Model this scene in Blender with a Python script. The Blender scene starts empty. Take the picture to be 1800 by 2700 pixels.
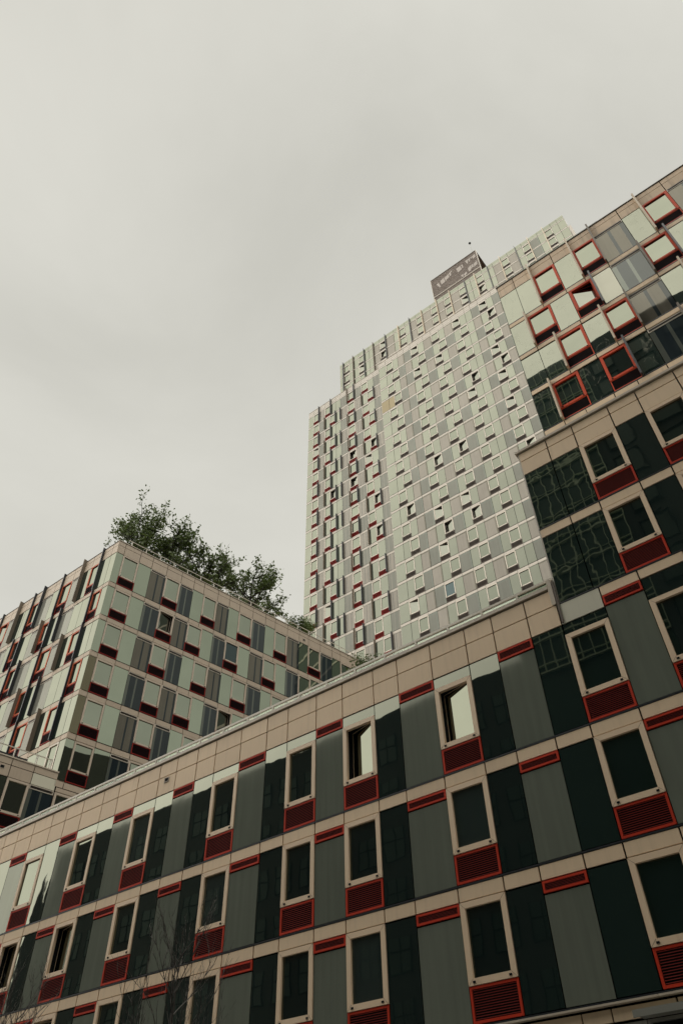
import bpy, bmesh, math, random
from mathutils import Matrix, Vector
R = math.radians
rnd = random.Random(7)
C = bpy.context.scene.collection
H = 1.6                                   # eye height: facade levels below are measured from the eye

# ------------------------------------------------------------------ camera
M = ((0.78447086, 0.62001981, -0.01345016),
     (-0.45106362, 0.55554884, -0.69850347),
     (-0.42561377, 0.5540225, 0.71548025))          # rows: right, down, forward
cam = bpy.data.cameras.new('camera')
cam.sensor_fit = 'VERTICAL'; cam.sensor_height = 36.0; cam.lens = 36 * 1985.5 / 2700
cam.clip_end = 2000; cam.clip_start = 0.1
co = bpy.data.objects.new('camera', cam); C.objects.link(co)
co.matrix_world = Matrix(((M[0][0], -M[1][0], -M[2][0], 0), (M[0][1], -M[1][1], -M[2][1], 0),
                          (M[0][2], -M[1][2], -M[2][2], H), (0, 0, 0, 1)))
bpy.context.scene.camera = co

# ------------------------------------------------------------------ sky, sun, exposure
SUN_EL, SUN_AZ = R(66), R(20)             # azimuth from -Y towards -X
sun_dir = Vector((-math.sin(SUN_AZ) * math.cos(SUN_EL), -math.cos(SUN_AZ) * math.cos(SUN_EL), math.sin(SUN_EL)))
w = bpy.data.worlds.new('World'); bpy.context.scene.world = w; w.use_nodes = True
nt = w.node_tree; N = nt.nodes; L = nt.links; N.clear()
out = N.new('ShaderNodeOutputWorld'); bg = N.new('ShaderNodeBackground'); bg.inputs[1].default_value = 0.1
sky = N.new('ShaderNodeTexSky'); sky.sky_type = 'NISHITA'; sky.sun_disc = False
sky.sun_elevation = SUN_EL; sky.sun_rotation = math.atan2(sun_dir.x, sun_dir.y)
sky.dust_density = 4; sky.air_density = 1
tc = N.new('ShaderNodeTexCoord')
n1 = N.new('ShaderNodeTexNoise'); n1.inputs['Scale'].default_value = 1.7; n1.inputs['Detail'].default_value = 6.0
n1.inputs['Roughness'].default_value = 0.52; n1.inputs['Distortion'].default_value = 0.35
mp = N.new('ShaderNodeMapping'); mp.inputs['Location'].default_value = (0.35, 1.25, 0.4); mp.inputs['Scale'].default_value = (1, 1, 1.3)
L.new(tc.outputs['Generated'], mp.inputs[0]); L.new(mp.outputs[0], n1.inputs['Vector'])
cr = N.new('ShaderNodeValToRGB')
cr.color_ramp.elements[0].position = 0.30; cr.color_ramp.elements[0].color = (5.95, 5.86, 5.27, 1)
cr.color_ramp.elements[1].position = 0.72; cr.color_ramp.elements[1].color = (7.7, 7.58, 6.88, 1)
L.new(n1.outputs['Fac'], cr.inputs[0])
mx = N.new('ShaderNodeMix'); mx.data_type = 'RGBA'; mx.inputs[0].default_value = 0.97
L.new(sky.outputs[0], mx.inputs[6]); L.new(cr.outputs[0], mx.inputs[7])
L.new(mx.outputs[2], bg.inputs[0]); L.new(bg.outputs[0], out.inputs[0])

sl = bpy.data.lights.new('sun', 'SUN'); sl.energy = 4.5; sl.angle = R(118); sl.color = (1.0, 0.955, 0.88)
so = bpy.data.objects.new('sun', sl); C.objects.link(so)
so.rotation_euler = sun_dir.to_track_quat('Z', 'Y').to_euler()
vs = bpy.context.scene.view_settings
vs.view_transform = 'Standard'; vs.look = 'None'; vs.exposure = 0.0; vs.gamma = 1.0; vs.use_curve_mapping = False

# ------------------------------------------------------------------ materials
MATS = {}
def nodes(name):
    m = bpy.data.materials.new(name); m.use_nodes = True
    MATS[name] = m
    return m, m.node_tree.nodes, m.node_tree.links
def painted(name, col, rough=0.5, var=0.07, streak=0.0, spec=0.4, noise=0.5, rust=0.0):
    m, n, l = nodes(name)
    p = n['Principled BSDF']; p.inputs['Roughness'].default_value = rough
    p.inputs['Specular IOR Level'].default_value = spec
    geo = n.new('ShaderNodeNewGeometry'); oi = n.new('ShaderNodeObjectInfo')
    no = n.new('ShaderNodeTexNoise'); no.inputs['Scale'].default_value = noise; no.inputs['Detail'].default_value = 6
    l.new(geo.outputs['Position'], no.inputs['Vector'])
    ma = n.new('ShaderNodeMath'); ma.operation = 'MULTIPLY_ADD'; ma.inputs[1].default_value = 2 * var; ma.inputs[2].default_value = 1 - var
    l.new(no.outputs['Fac'], ma.inputs[0])
    mb = n.new('ShaderNodeMath'); mb.operation = 'MULTIPLY_ADD'; mb.inputs[1].default_value = var; mb.inputs[2].default_value = -var / 2
    l.new(oi.outputs['Random'], mb.inputs[0])
    ad = n.new('ShaderNodeMath'); l.new(ma.outputs[0], ad.inputs[0]); l.new(mb.outputs[0], ad.inputs[1])
    last = ad.outputs[0]
    if streak:
        ms = n.new('ShaderNodeMapping'); ms.inputs['Scale'].default_value = (5, 5, 0.35)
        l.new(geo.outputs['Position'], ms.inputs[0])
        ns = n.new('ShaderNodeTexNoise'); ns.inputs['Scale'].default_value = 1.3; ns.inputs['Detail'].default_value = 3
        l.new(ms.outputs[0], ns.inputs['Vector'])
        mr = n.new('ShaderNodeMapRange'); mr.inputs['From Min'].default_value = 0.5; mr.inputs['From Max'].default_value = 0.8
        mr.inputs['To Min'].default_value = 1.0; mr.inputs['To Max'].default_value = 1 - streak
        l.new(ns.outputs['Fac'], mr.inputs['Value'])
        mu = n.new('ShaderNodeMath'); mu.operation = 'MULTIPLY'; l.new(last, mu.inputs[0]); l.new(mr.outputs[0], mu.inputs[1])
        last = mu.outputs[0]
    vm = n.new('ShaderNodeVectorMath'); vm.operation = 'SCALE'; vm.inputs[0].default_value = col
    l.new(last, vm.inputs['Scale'])
    cout = vm.outputs[0]
    if rust:
        nr = n.new('ShaderNodeTexNoise'); nr.inputs['Scale'].default_value = 0.9; nr.inputs['Detail'].default_value = 8
        mq = n.new('ShaderNodeMapping'); mq.inputs['Scale'].default_value = (3.2, 3.2, 0.5); mq.inputs['Location'].default_value = (7, 3, 1)
        l.new(geo.outputs['Position'], mq.inputs[0]); l.new(mq.outputs[0], nr.inputs['Vector'])
        rr = n.new('ShaderNodeMapRange'); rr.inputs['From Min'].default_value = 0.66; rr.inputs['From Max'].default_value = 0.80
        rr.inputs['To Min'].default_value = 0; rr.inputs['To Max'].default_value = rust
        l.new(nr.outputs['Fac'], rr.inputs['Value'])
        mm = n.new('ShaderNodeMix'); mm.data_type = 'RGBA'; l.new(rr.outputs[0], mm.inputs[0]); l.new(cout, mm.inputs[6])
        mm.inputs[7].default_value = (0.22, 0.10, 0.035, 1); cout = mm.outputs[2]
    l.new(cout, p.inputs['Base Color'])
    return m
def glass(name, tint, back, refl, wav=0.0026, wscale=0.9, rough=0.015, fres=True, stain=0.0, streak=0.0):
    """coated pane: a wavy tinted mirror layer over a dark or painted back"""
    m, n, l = nodes(name)
    p = n['Principled BSDF']; n.remove(p)
    o = n['Material Output']
    geo = n.new('ShaderNodeNewGeometry'); oi = n.new('ShaderNodeObjectInfo')
    off = n.new('ShaderNodeVectorMath'); off.operation = 'SCALE'; off.inputs[0].default_value = (37, 11, 23); l.new(oi.outputs['Random'], off.inputs['Scale'])
    av = n.new('ShaderNodeVectorMath'); l.new(geo.outputs['Position'], av.inputs[0]); l.new(off.outputs[0], av.inputs[1])
    no = n.new('ShaderNodeTexNoise'); no.inputs['Scale'].default_value = wscale; no.inputs['Detail'].default_value = 1.5
    l.new(av.outputs[0], no.inputs['Vector'])
    bu = n.new('ShaderNodeBump'); bu.inputs['Strength'].default_value = 1.0; bu.inputs['Distance'].default_value = wav
    l.new(no.outputs['Fac'], bu.inputs['Height'])
    g = n.new('ShaderNodeBsdfGlossy'); g.inputs['Roughness'].default_value = rough
    n2 = n.new('ShaderNodeTexNoise'); n2.inputs['Scale'].default_value = 0.8; n2.inputs['Detail'].default_value = 6
    l.new(geo.outputs['Position'], n2.inputs['Vector'])
    s1 = n.new('ShaderNodeMath'); s1.operation = 'MULTIPLY_ADD'; s1.inputs[1].default_value = 0.16; s1.inputs[2].default_value = 0.87; l.new(n2.outputs['Fac'], s1.inputs[0])
    s2 = n.new('ShaderNodeMath'); s2.operation = 'MULTIPLY_ADD'; s2.inputs[1].default_value = 0.10; l.new(oi.outputs['Random'], s2.inputs[0]); l.new(s1.outputs[0], s2.inputs[2])
    vt = n.new('ShaderNodeVectorMath'); vt.operation = 'SCALE'; vt.inputs[0].default_value = tint
    lw = n.new('ShaderNodeLayerWeight'); lw.inputs['Blend'].default_value = 0.5
    fs = n.new('ShaderNodeMath'); fs.operation = 'MULTIPLY_ADD'; fs.use_clamp = True; fs.inputs[1].default_value = 2.3 if fres else 0.0; fs.inputs[2].default_value = 0.0 if fres else 1.0
    l.new(lw.outputs['Facing'], fs.inputs[0])
    f2 = n.new('ShaderNodeMath'); f2.operation = 'MAXIMUM'; f2.inputs[1].default_value = 0.45; l.new(fs.outputs[0], f2.inputs[0])
    f3 = n.new('ShaderNodeMath'); f3.operation = 'MULTIPLY'; l.new(f2.outputs[0], f3.inputs[0]); l.new(s2.outputs[0], f3.inputs[1])
    l.new(f3.outputs[0], vt.inputs['Scale'])
    l.new(vt.outputs[0], g.inputs['Color']); l.new(bu.outputs[0], g.inputs['Normal'])
    d = n.new('ShaderNodeBsdfDiffuse')
    vb = n.new('ShaderNodeVectorMath'); vb.operation = 'SCALE'; vb.inputs[0].default_value = back; l.new(s2.outputs[0], vb.inputs['Scale'])
    l.new(vb.outputs[0], d.inputs['Color'])
    if streak:                                   # faint vertical run marks
        km = n.new('ShaderNodeMapping'); km.inputs['Scale'].default_value = (5, 5, 0.25); l.new(av.outputs[0], km.inputs[0])
        kn = n.new('ShaderNodeTexNoise'); kn.inputs['Scale'].default_value = 1.2; kn.inputs['Detail'].default_value = 5; l.new(km.outputs[0], kn.inputs['Vector'])
        kr = n.new('ShaderNodeMapRange'); kr.inputs['From Min'].default_value = 0.32; kr.inputs['From Max'].default_value = 0.68
        kr.inputs['To Min'].default_value = 1 - streak; kr.inputs['To Max'].default_value = 1 + streak; l.new(kn.outputs['Fac'], kr.inputs['Value'])
        kv = n.new('ShaderNodeVectorMath'); kv.operation = 'SCALE'; l.new(vb.outputs[0], kv.inputs[0]); l.new(kr.outputs[0], kv.inputs['Scale'])
        l.new(kv.outputs[0], d.inputs['Color'])
    fr = n.new('ShaderNodeLayerWeight'); fr.inputs['Blend'].default_value = 0.25
    fm = n.new('ShaderNodeMapRange'); fm.inputs['To Min'].default_value = refl; fm.inputs['To Max'].default_value = min(1, refl + 0.35)
    l.new(fr.outputs['Facing'], fm.inputs['Value'])
    fout = fm.outputs[0]
    if stain:                                    # dried water marks: dull pale film that kills some of the shine
        sm_ = n.new('ShaderNodeMapping'); sm_.inputs['Scale'].default_value = (1.6, 1.6, 0.7); l.new(av.outputs[0], sm_.inputs[0])
        sn = n.new('ShaderNodeTexNoise'); sn.inputs['Scale'].default_value = 1.5; sn.inputs['Detail'].default_value = 7; sn.inputs['Roughness'].default_value = 0.65; sn.inputs['Distortion'].default_value = 1.2
        l.new(sm_.outputs[0], sn.inputs['Vector'])
        sr = n.new('ShaderNodeMapRange'); sr.inputs['From Min'].default_value = 0.55; sr.inputs['From Max'].default_value = 0.72; sr.inputs['To Max'].default_value = stain
        l.new(sn.outputs['Fac'], sr.inputs['Value'])
        sb = n.new('ShaderNodeMath'); sb.operation = 'SUBTRACT'; l.new(fout, sb.inputs[0]); l.new(sr.outputs[0], sb.inputs[1]); fout = sb.outputs[0]
        mc = n.new('ShaderNodeMix'); mc.data_type = 'RGBA'; sg = n.new('ShaderNodeMath'); sg.operation = 'MULTIPLY'; sg.use_clamp = True; sg.inputs[1].default_value = 3.5
        l.new(sr.outputs[0], sg.inputs[0]); l.new(sg.outputs[0], mc.inputs[0]); l.new(vb.outputs[0], mc.inputs[6]); mc.inputs[7].default_value = (0.62, 0.60, 0.48, 1)
        l.new(mc.outputs[2], d.inputs['Color'])
    mix = n.new('ShaderNodeMixShader'); l.new(fout, mix.inputs[0]); l.new(d.outputs[0], mix.inputs[1]); l.new(g.outputs[0], mix.inputs[2])
    l.new(mix.outputs[0], o.inputs['Surface'])
    return m

painted('beige', (0.76, 0.585, 0.40), 0.55, 0.07, 0.10, 0.3, rust=0.22)
painted('beige_corner', (0.47, 0.385, 0.295), 0.55, 0.06, 0.10, 0.3, rust=0.15)  # same paint as beige, darkened to offset the stronger light on it
painted('beige_dimmed', (0.525, 0.48, 0.415), 0.55, 0.05, 0.10, 0.3, rust=0.12)  # the same beige paint again, toned down where more light falls
painted('beige_stained', (0.66, 0.51, 0.36), 0.6, 0.09, 0.35, 0.25, rust=0.35)
painted('coping_metal', (0.52, 0.45, 0.36), 0.4, 0.06, 0.1)
painted('cream_panel', (0.60, 0.58, 0.46), 0.5, 0.06, 0.06, rust=0.1)
painted('pink_frame', (0.78, 0.60, 0.42), 0.45, 0.05, 0.0, rust=0.3)
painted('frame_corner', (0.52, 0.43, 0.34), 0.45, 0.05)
painted('white_frame', (0.62, 0.56, 0.47), 0.45, 0.05)
painted('red', (0.50, 0.042, 0.018), 0.5, 0.10, 0.1, spec=0.12)
painted('orange_red', (0.62, 0.075, 0.026), 0.5, 0.08, 0.08, spec=0.12)
painted('coral_red', (0.52, 0.125, 0.062), 0.5, 0.08, 0.06, spec=0.12)
painted('slat_dark', (0.030, 0.011, 0.012), 0.6, 0.1, spec=0.1)
painted('dark_red', (0.26, 0.022, 0.016), 0.5, 0.12, spec=0.12)
painted('slat_red', (0.27, 0.042, 0.034), 0.55, 0.12, spec=0.1)
painted('slat_bronze', (0.10, 0.075, 0.055), 0.5, 0.1)
painted('slat_beige', (0.42, 0.36, 0.29), 0.5, 0.1)
painted('black', (0.012, 0.013, 0.014), 0.7, 0.1, spec=0.1)
painted('joint', (0.010, 0.010, 0.009), 0.9, 0.1, spec=0.0)
painted('fin_brown', (0.16, 0.13, 0.095), 0.5, 0.1, 0.1)
painted('fin_navy', (0.016, 0.019, 0.024), 0.35, 0.1, spec=0.5)
painted('fin_gold', (0.62, 0.51, 0.37), 0.45, 0.08, 0.1)
painted('steel', (0.24, 0.24, 0.21), 0.4, 0.08)
painted('rail_white', (0.52, 0.49, 0.42), 0.4, 0.05)
painted('roof_felt', (0.18, 0.17, 0.15), 0.9, 0.1)
painted('louvre_brown', (0.25, 0.20, 0.165), 0.6, 0.12)
painted('louvre_patch', (0.34, 0.30, 0.262), 0.6, 0.08)
painted('bark', (0.045, 0.038, 0.032), 0.9, 0.3, noise=3)
painted('bark_grey', (0.15, 0.14, 0.125), 0.8, 0.3, noise=3)
painted('planter', (0.020, 0.022, 0.024), 0.8, 0.2)
painted('asphalt', (0.05, 0.05, 0.05), 0.9, 0.2)
painted('paving', (0.26, 0.25, 0.23), 0.85, 0.15)
painted('brick_dark', (0.050, 0.050, 0.047), 0.85, 0.2)
painted('masonry_dark', (0.055, 0.064, 0.062), 0.8, 0.2)
painted('trim_pale', (0.17, 0.19, 0.17), 0.6, 0.1)
painted('mullion_pale', (0.62, 0.70, 0.56), 0.5, 0.1)
painted('tower_glass_far', (0.045, 0.085, 0.07), 0.3, 0.25, spec=0.4)
painted('window_far', (0.050, 0.075, 0.066), 0.3, 0.25, spec=0.5)
painted('stone_dark', (0.035, 0.035, 0.034), 0.9, 0.2)
G_TINT = (0.222, 0.229, 0.182)
glass('glass', G_TINT, (0.044, 0.080, 0.076), 0.74)
glass('glass_wavy', G_TINT, (0.044, 0.080, 0.076), 0.74, wav=0.0042, wscale=1.2)
glass('pane_pale_back', (0.208, 0.220, 0.172), (0.085, 0.125, 0.118), 0.70, wav=0.002)  # pane variant with a lighter back colour
glass('wing_glass', (0.075, 0.085, 0.075), (0.030, 0.050, 0.046), 0.6)
glass('glass_stained', G_TINT, (0.050, 0.095, 0.088), 0.74, stain=0.22)
glass('glass_brightened', (0.345, 0.385, 0.295), (0.020, 0.030, 0.022), 0.80, fres=False)  # same glass as elsewhere, tint raised to stand in for brighter mirrored sky
glass('glass_tan', (0.36, 0.335, 0.225), (0.10, 0.08, 0.04), 0.70)
glass('glass_pale', (0.27, 0.27, 0.22), (0.40, 0.39, 0.32), 0.55)
glass('pane_brightened', (0.32, 0.35, 0.275), (0.008, 0.012, 0.013), 0.80, wav=0.002, fres=False)  # ordinary pane glass, brightened in its tint for the dimmer sky it mirrors
glass('pane_open', (0.215, 0.222, 0.185), (0.010, 0.014, 0.014), 0.85, wav=0.002, fres=False)
glass('pane_open_near', (0.185, 0.195, 0.150), (0.010, 0.014, 0.014), 0.85, wav=0.0015, fres=False)
glass('glass_tan_far', (0.20, 0.172, 0.115), (0.10, 0.08, 0.04), 0.75)
glass('pane', (0.208, 0.220, 0.172), (0.032, 0.062, 0.062), 0.76, wav=0.002)
glass('pane_dark', (0.10, 0.13, 0.13), (0.008, 0.012, 0.013), 0.80, wav=0.002)
glass('grey_panel', (0.25, 0.255, 0.21), (0.200, 0.222, 0.180), 0.26, rough=0.06, streak=0.065)
glass('panel_beige', (0.25, 0.238, 0.208), (0.255, 0.232, 0.198), 0.30, rough=0.05, streak=0.10)
glass('panel_grey', (0.24, 0.24, 0.21), (0.13, 0.135, 0.115), 0.26, rough=0.05, streak=0.10)
glass('panel_mid', (0.24, 0.23, 0.19), (0.135, 0.125, 0.10), 0.26, rough=0.03, streak=0.10)
glass('panel_sky_pale', (0.22, 0.22, 0.19), (0.30, 0.30, 0.26), 0.30, rough=0.04, streak=0.10)  # back colour paled in place of the bright sky reflected on the left face
glass('panel_dark', (0.24, 0.25, 0.23), (0.022, 0.032, 0.038), 0.20, rough=0.03, streak=0.10)
glass('strip_dark', (0.24, 0.25, 0.23), (0.022, 0.030, 0.034), 0.17, rough=0.03)
glass('strip_light', (0.25, 0.265, 0.23), (0.13, 0.145, 0.125), 0.30, rough=0.03)
# guard-rail glass: mostly see-through
m, n, l = nodes('rail_glass')
n.remove(n['Principled BSDF'])
t = n.new('ShaderNodeBsdfTransparent'); t.inputs[0].default_value = (0.86, 0.90, 0.84, 1)
g = n.new('ShaderNodeBsdfGlossy'); g.inputs[0].default_value = (0.8, 0.85, 0.75, 1); g.inputs['Roughness'].default_value = 0.03
mixs = n.new('ShaderNodeMixShader'); mixs.inputs[0].default_value = 0.10
l.new(t.outputs[0], mixs.inputs[1]); l.new(g.outputs[0], mixs.inputs[2]); l.new(mixs.outputs[0], n['Material Output'].inputs['Surface'])
# leaves
def leafmat(name, col):
    m, n, l = nodes(name)
    p = n['Principled BSDF']; p.inputs['Roughness'].default_value = 0.55
    geo = n.new('ShaderNodeNewGeometry')
    no = n.new('ShaderNodeTexNoise'); no.inputs['Scale'].default_value = 1.1; l.new(geo.outputs['Position'], no.inputs['Vector'])
    mr = n.new('ShaderNodeMapRange'); mr.inputs['To Min'].default_value = 0.35; mr.inputs['To Max'].default_value = 1.6
    l.new(no.outputs['Fac'], mr.inputs['Value'])
    rp = n.new('ShaderNodeMath'); rp.operation = 'MULTIPLY_ADD'; rp.inputs[1].default_value = 0.6; l.new(geo.outputs['Random Per Island'], rp.inputs[0]); l.new(mr.outputs[0], rp.inputs[2])
    vm = n.new('ShaderNodeVectorMath'); vm.operation = 'SCALE'; vm.inputs[0].default_value = col; l.new(rp.outputs[0], vm.inputs['Scale'])
    l.new(vm.outputs[0], p.inputs['Base Color'])
    tl = n.new('ShaderNodeBsdfTranslucent'); l.new(vm.outputs[0], tl.inputs['Color'])
    mi = n.new('ShaderNodeMixShader'); mi.inputs[0].default_value = 0.22
    l.new(p.outputs[0], mi.inputs[1]); l.new(tl.outputs[0], mi.inputs[2]); l.new(mi.outputs[0], n['Material Output'].inputs['Surface'])
    return m
leafmat('leaf', (0.066, 0.096, 0.022))

# ------------------------------------------------------------------ mesh helpers
class MB:
    """collects boxes and bars; build() links them as ONE mesh object"""
    def __init__(self): self.v = []; self.f = []; self.mi = []; self.mats = []
    def m(self, name):
        if name not in self.mats: self.mats.append(name)
        return self.mats.index(name)
    def quad(self, pts, mat):
        b = len(self.v); self.v += [tuple(p) for p in pts]; self.f.append(tuple(range(b, b + len(pts)))); self.mi.append(self.m(mat))
    def box(self, x0, x1, y0, y1, z0, z1, mat, back=False):
        b = len(self.v)
        self.v += [(x0, y0, z0), (x1, y0, z0), (x1, y1, z0), (x0, y1, z0), (x0, y0, z1), (x1, y0, z1), (x1, y1, z1), (x0, y1, z1)]
        fs = [(0, 1, 5, 4), (1, 2, 6, 5), (3, 0, 4, 7), (4, 5, 6, 7), (3, 2, 1, 0)]
        if back: fs.append((2, 3, 7, 6))
        k = self.m(mat)
        for q in fs: self.f.append(tuple(b + i for i in q)); self.mi.append(k)
    def bar(self, a, b, r0, r1, mat, sides=5):
        a = Vector(a); b = Vector(b); d = (b - a)
        if d.length < 1e-6: return
        d.normalize()
        u = d.orthogonal().normalized(); v = d.cross(u)
        s = len(self.v); k = self.m(mat)
        for p, r in ((a, r0), (b, r1)):
            for i in range(sides):
                t = 2 * math.pi * i / sides
                q = p + u * math.cos(t) * r + v * math.sin(t) * r
                self.v.append(tuple(q))
        for i in range(sides):
            j = (i + 1) % sides
            self.f.append((s + i, s + j, s + sides + j, s + sides + i)); self.mi.append(k)
        self.f.append(tuple(s + sides + i for i in range(sides))); self.mi.append(k)
    def mesh(self, name):
        me = bpy.data.meshes.new(name); me.from_pydata(self.v, [], self.f)
        for mt in self.mats: me.materials.append(MATS[mt])
        me.polygons.foreach_set('material_index', self.mi); me.update()
        return me
    def build(self, name, parent=None, **k):
        return link(name, self.mesh(name), parent, **k)
def link(name, me, parent=None, loc=None, rz=0.0, rx=0.0, kind=None, label=None):
    o = bpy.data.objects.new(name, me); C.objects.link(o)
    if parent: o.parent = parent
    if loc is not None: o.location = loc
    if rz or rx: o.rotation_euler = (rx, 0, rz)
    if kind: o['kind'] = kind
    if label: o['label'] = label
    return o
def thing(name, label, cat, loc, rz=0.0, group=None):
    o = bpy.data.objects.new(name, None); C.objects.link(o); o.location = loc; o.rotation_euler = (0, 0, rz)
    o['label'] = label; o['category'] = cat
    if group: o['group'] = group
    return o
CACHE = {}
def cached(key, fn):
    if key not in CACHE: CACHE[key] = fn()
    return CACHE[key]
def q3(x): return round(x, 2)

class Facade:
    """a flat facade of one building. s runs along it, z is measured from the eye, local y points into the building"""
    def __init__(self, root, ox, oy, phi=0.0):
        self.root = root; self.o = Vector((ox, oy, H)); self.phi = phi
        self.ex = Vector((math.cos(phi), math.sin(phi), 0)); self.iy = Vector((-math.sin(phi), math.cos(phi), 0))
        self.base = root.location.copy()
    def put(self, name, me, s, z, y=0.0, parent=None, jit=0.0, **k):
        p = self.o + self.ex * s + self.iy * y + Vector((0, 0, z)) - self.base
        rz = self.phi + (rnd.uniform(-jit, jit) if jit else 0); rx = rnd.uniform(-jit, jit) if jit else 0
        return link(name, me, self.root, p, rz, rx, **k)
    # -- pieces
    def panel(self, name, s0, s1, z0, z1, mat, y=0.0, d=0.05, g=0.021, jit=0.0, **k):
        wd, h = q3(s1 - s0), q3(z1 - z0)
        def mk():
            b = MB(); b.box(g, wd - g, 0, d, g, h - g, mat); return b.mesh(name)
        return self.put(name, cached((name, wd, h, mat, d, g), mk), s0, z0, y, jit=jit, **k)
    def glass(self, s0, s1, z0, z1, mat='glass', g=0.016, **k):
        return self.panel('glass_panel', s0, s1, z0, z1, mat, 0.012, 0.03, g, jit=0.0009, **k)
    def louver(self, s0, s1, z0, z1, fm, sm, n=4, fw=0.05, y=-0.01):
        wd, h = q3(s1 - s0), q3(z1 - z0)
        def mk():
            b = MB(); g = 0.012
            frame_boxes(b, g, wd - g, g, h - g, fw, -0.0, 0.06, fm)
            b.box(g + fw, wd - g - fw, 0.07, 0.075, g + fw, h - g - fw, 'black')
            hh = (h - 2 * g - 2 * fw)
            for i in range(n):
                zc = g + fw + hh * (i + 0.5) / n
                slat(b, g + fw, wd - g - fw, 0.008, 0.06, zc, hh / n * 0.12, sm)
            return b.mesh('vent_louver')
        return self.put('vent_louver', cached(('louv', wd, h, fm, sm, n, fw), mk), s0, z0, y)
    def window(self, s0, s1, zb, zt, fm='pink_frame', gm='red', sm='slat_red', ns=12, split=0.76, fw=0.14, op=None, pane='pane', gap=0.045, ang=(11, 14.5), opane='pane_open', gfw=0.06, wide_right=False):
        """frame = the part, pane and grille are its sub-parts. op: 'L' / 'R' = sash swung inward on that jamb"""
        wd, h = q3(s1 - s0), q3(zt - zb); g = 0.012; zf = split
        def mkf():
            b = MB()
            frame_boxes(b, g, wd - g, zf + 0.006, h - g, fw, -0.018, 0.10, fm)
            for x in (g + fw * 0.9, wd - g - fw * 0.9 - 0.07):      # two latches on the bottom rail
                b.box(x, x + 0.07, -0.034, -0.018, zf + 0.05, zf + 0.095, 'black')
            # mitre joints at the four corners
            for (xa, za, xb, zb_) in ((g, zf + .006, g + fw, zf + .006 + fw), (wd - g, zf + .006, wd - g - fw, zf + .006 + fw), (g, h - g, g + fw, h - g - fw), (wd - g, h - g, wd - g - fw, h - g - fw)):
                t = 0.004
                b.quad([(xa - t, -0.0205, za), (xa + t, -0.0205, za), (xb + t, -0.0205, zb_), (xb - t, -0.0205, zb_)], 'slat_bronze')
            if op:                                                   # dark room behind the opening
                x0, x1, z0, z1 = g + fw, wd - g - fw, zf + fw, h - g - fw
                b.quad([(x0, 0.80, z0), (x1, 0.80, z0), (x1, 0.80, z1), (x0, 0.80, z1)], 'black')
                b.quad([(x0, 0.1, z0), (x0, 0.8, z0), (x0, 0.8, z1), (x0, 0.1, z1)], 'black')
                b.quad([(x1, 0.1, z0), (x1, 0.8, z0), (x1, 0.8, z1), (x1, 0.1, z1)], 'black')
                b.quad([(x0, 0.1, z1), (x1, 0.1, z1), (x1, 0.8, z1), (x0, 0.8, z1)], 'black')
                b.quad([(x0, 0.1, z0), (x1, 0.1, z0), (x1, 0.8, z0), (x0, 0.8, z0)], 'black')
            return b.mesh('window')
        wo = self.put('window', cached(('win', wd, h, fm, fw, zf, bool(op)), mkf), s0, zb)
        pw, ph = wd - 2 * g - 2 * fw, h - g - zf - 2 * fw
        if op: pane = opane
        def mkp():
            b = MB(); b.box(0, pw, 0, 0.02, 0, ph, pane, back=True)
            if op:
                e = 0.035
                for a in ((0, e, 0, ph), (pw - e, pw, 0, ph), (0, pw, 0, e), (0, pw, ph - e, ph)): b.box(a[0], a[1], -0.006, 0.03, a[2], a[3], fm)
            return b.mesh('pane')
        me = cached(('pane', q3(pw), q3(ph), pane, fm if op else ''), mkp)
        if op == 'R':     # hinge on the right jamb; mesh origin at its left, so turn about the right edge
            a = R(rnd.uniform(*ang)); p = link('pane', me, wo, (g + fw + pw - pw * math.cos(a), 0.06 + pw * math.sin(a), zf + 0.006 + fw), -a)
        elif op == 'L':
            a = R(rnd.uniform(*ang)); p = link('pane', me, wo, (g + fw, 0.06, zf + 0.006 + fw), a)
        else:
            p = link('pane', me, wo, (g + fw, 0.055, zf + 0.006 + fw), rnd.uniform(-.003, .003), rnd.uniform(-.003, .003))
        def mkg():
            b = MB(); z0, z1 = gap, zf - 0.006
            frame_boxes(b, g, wd - g, z0, z1, gfw, 0.0, 0.07, gm)
            b.box(g + gfw, wd - g - gfw, 0.085, 0.09, z0 + gfw, z1 - gfw, 'black')
            hh = z1 - z0 - 2 * gfw
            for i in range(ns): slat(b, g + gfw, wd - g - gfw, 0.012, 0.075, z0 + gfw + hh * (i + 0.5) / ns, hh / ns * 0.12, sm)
            return b.mesh('grille')
        link('grille', cached(('gr', wd, zf, gm, sm, ns, gap, gfw), mkg), wo, (0, 0, 0))
        return wo
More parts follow.
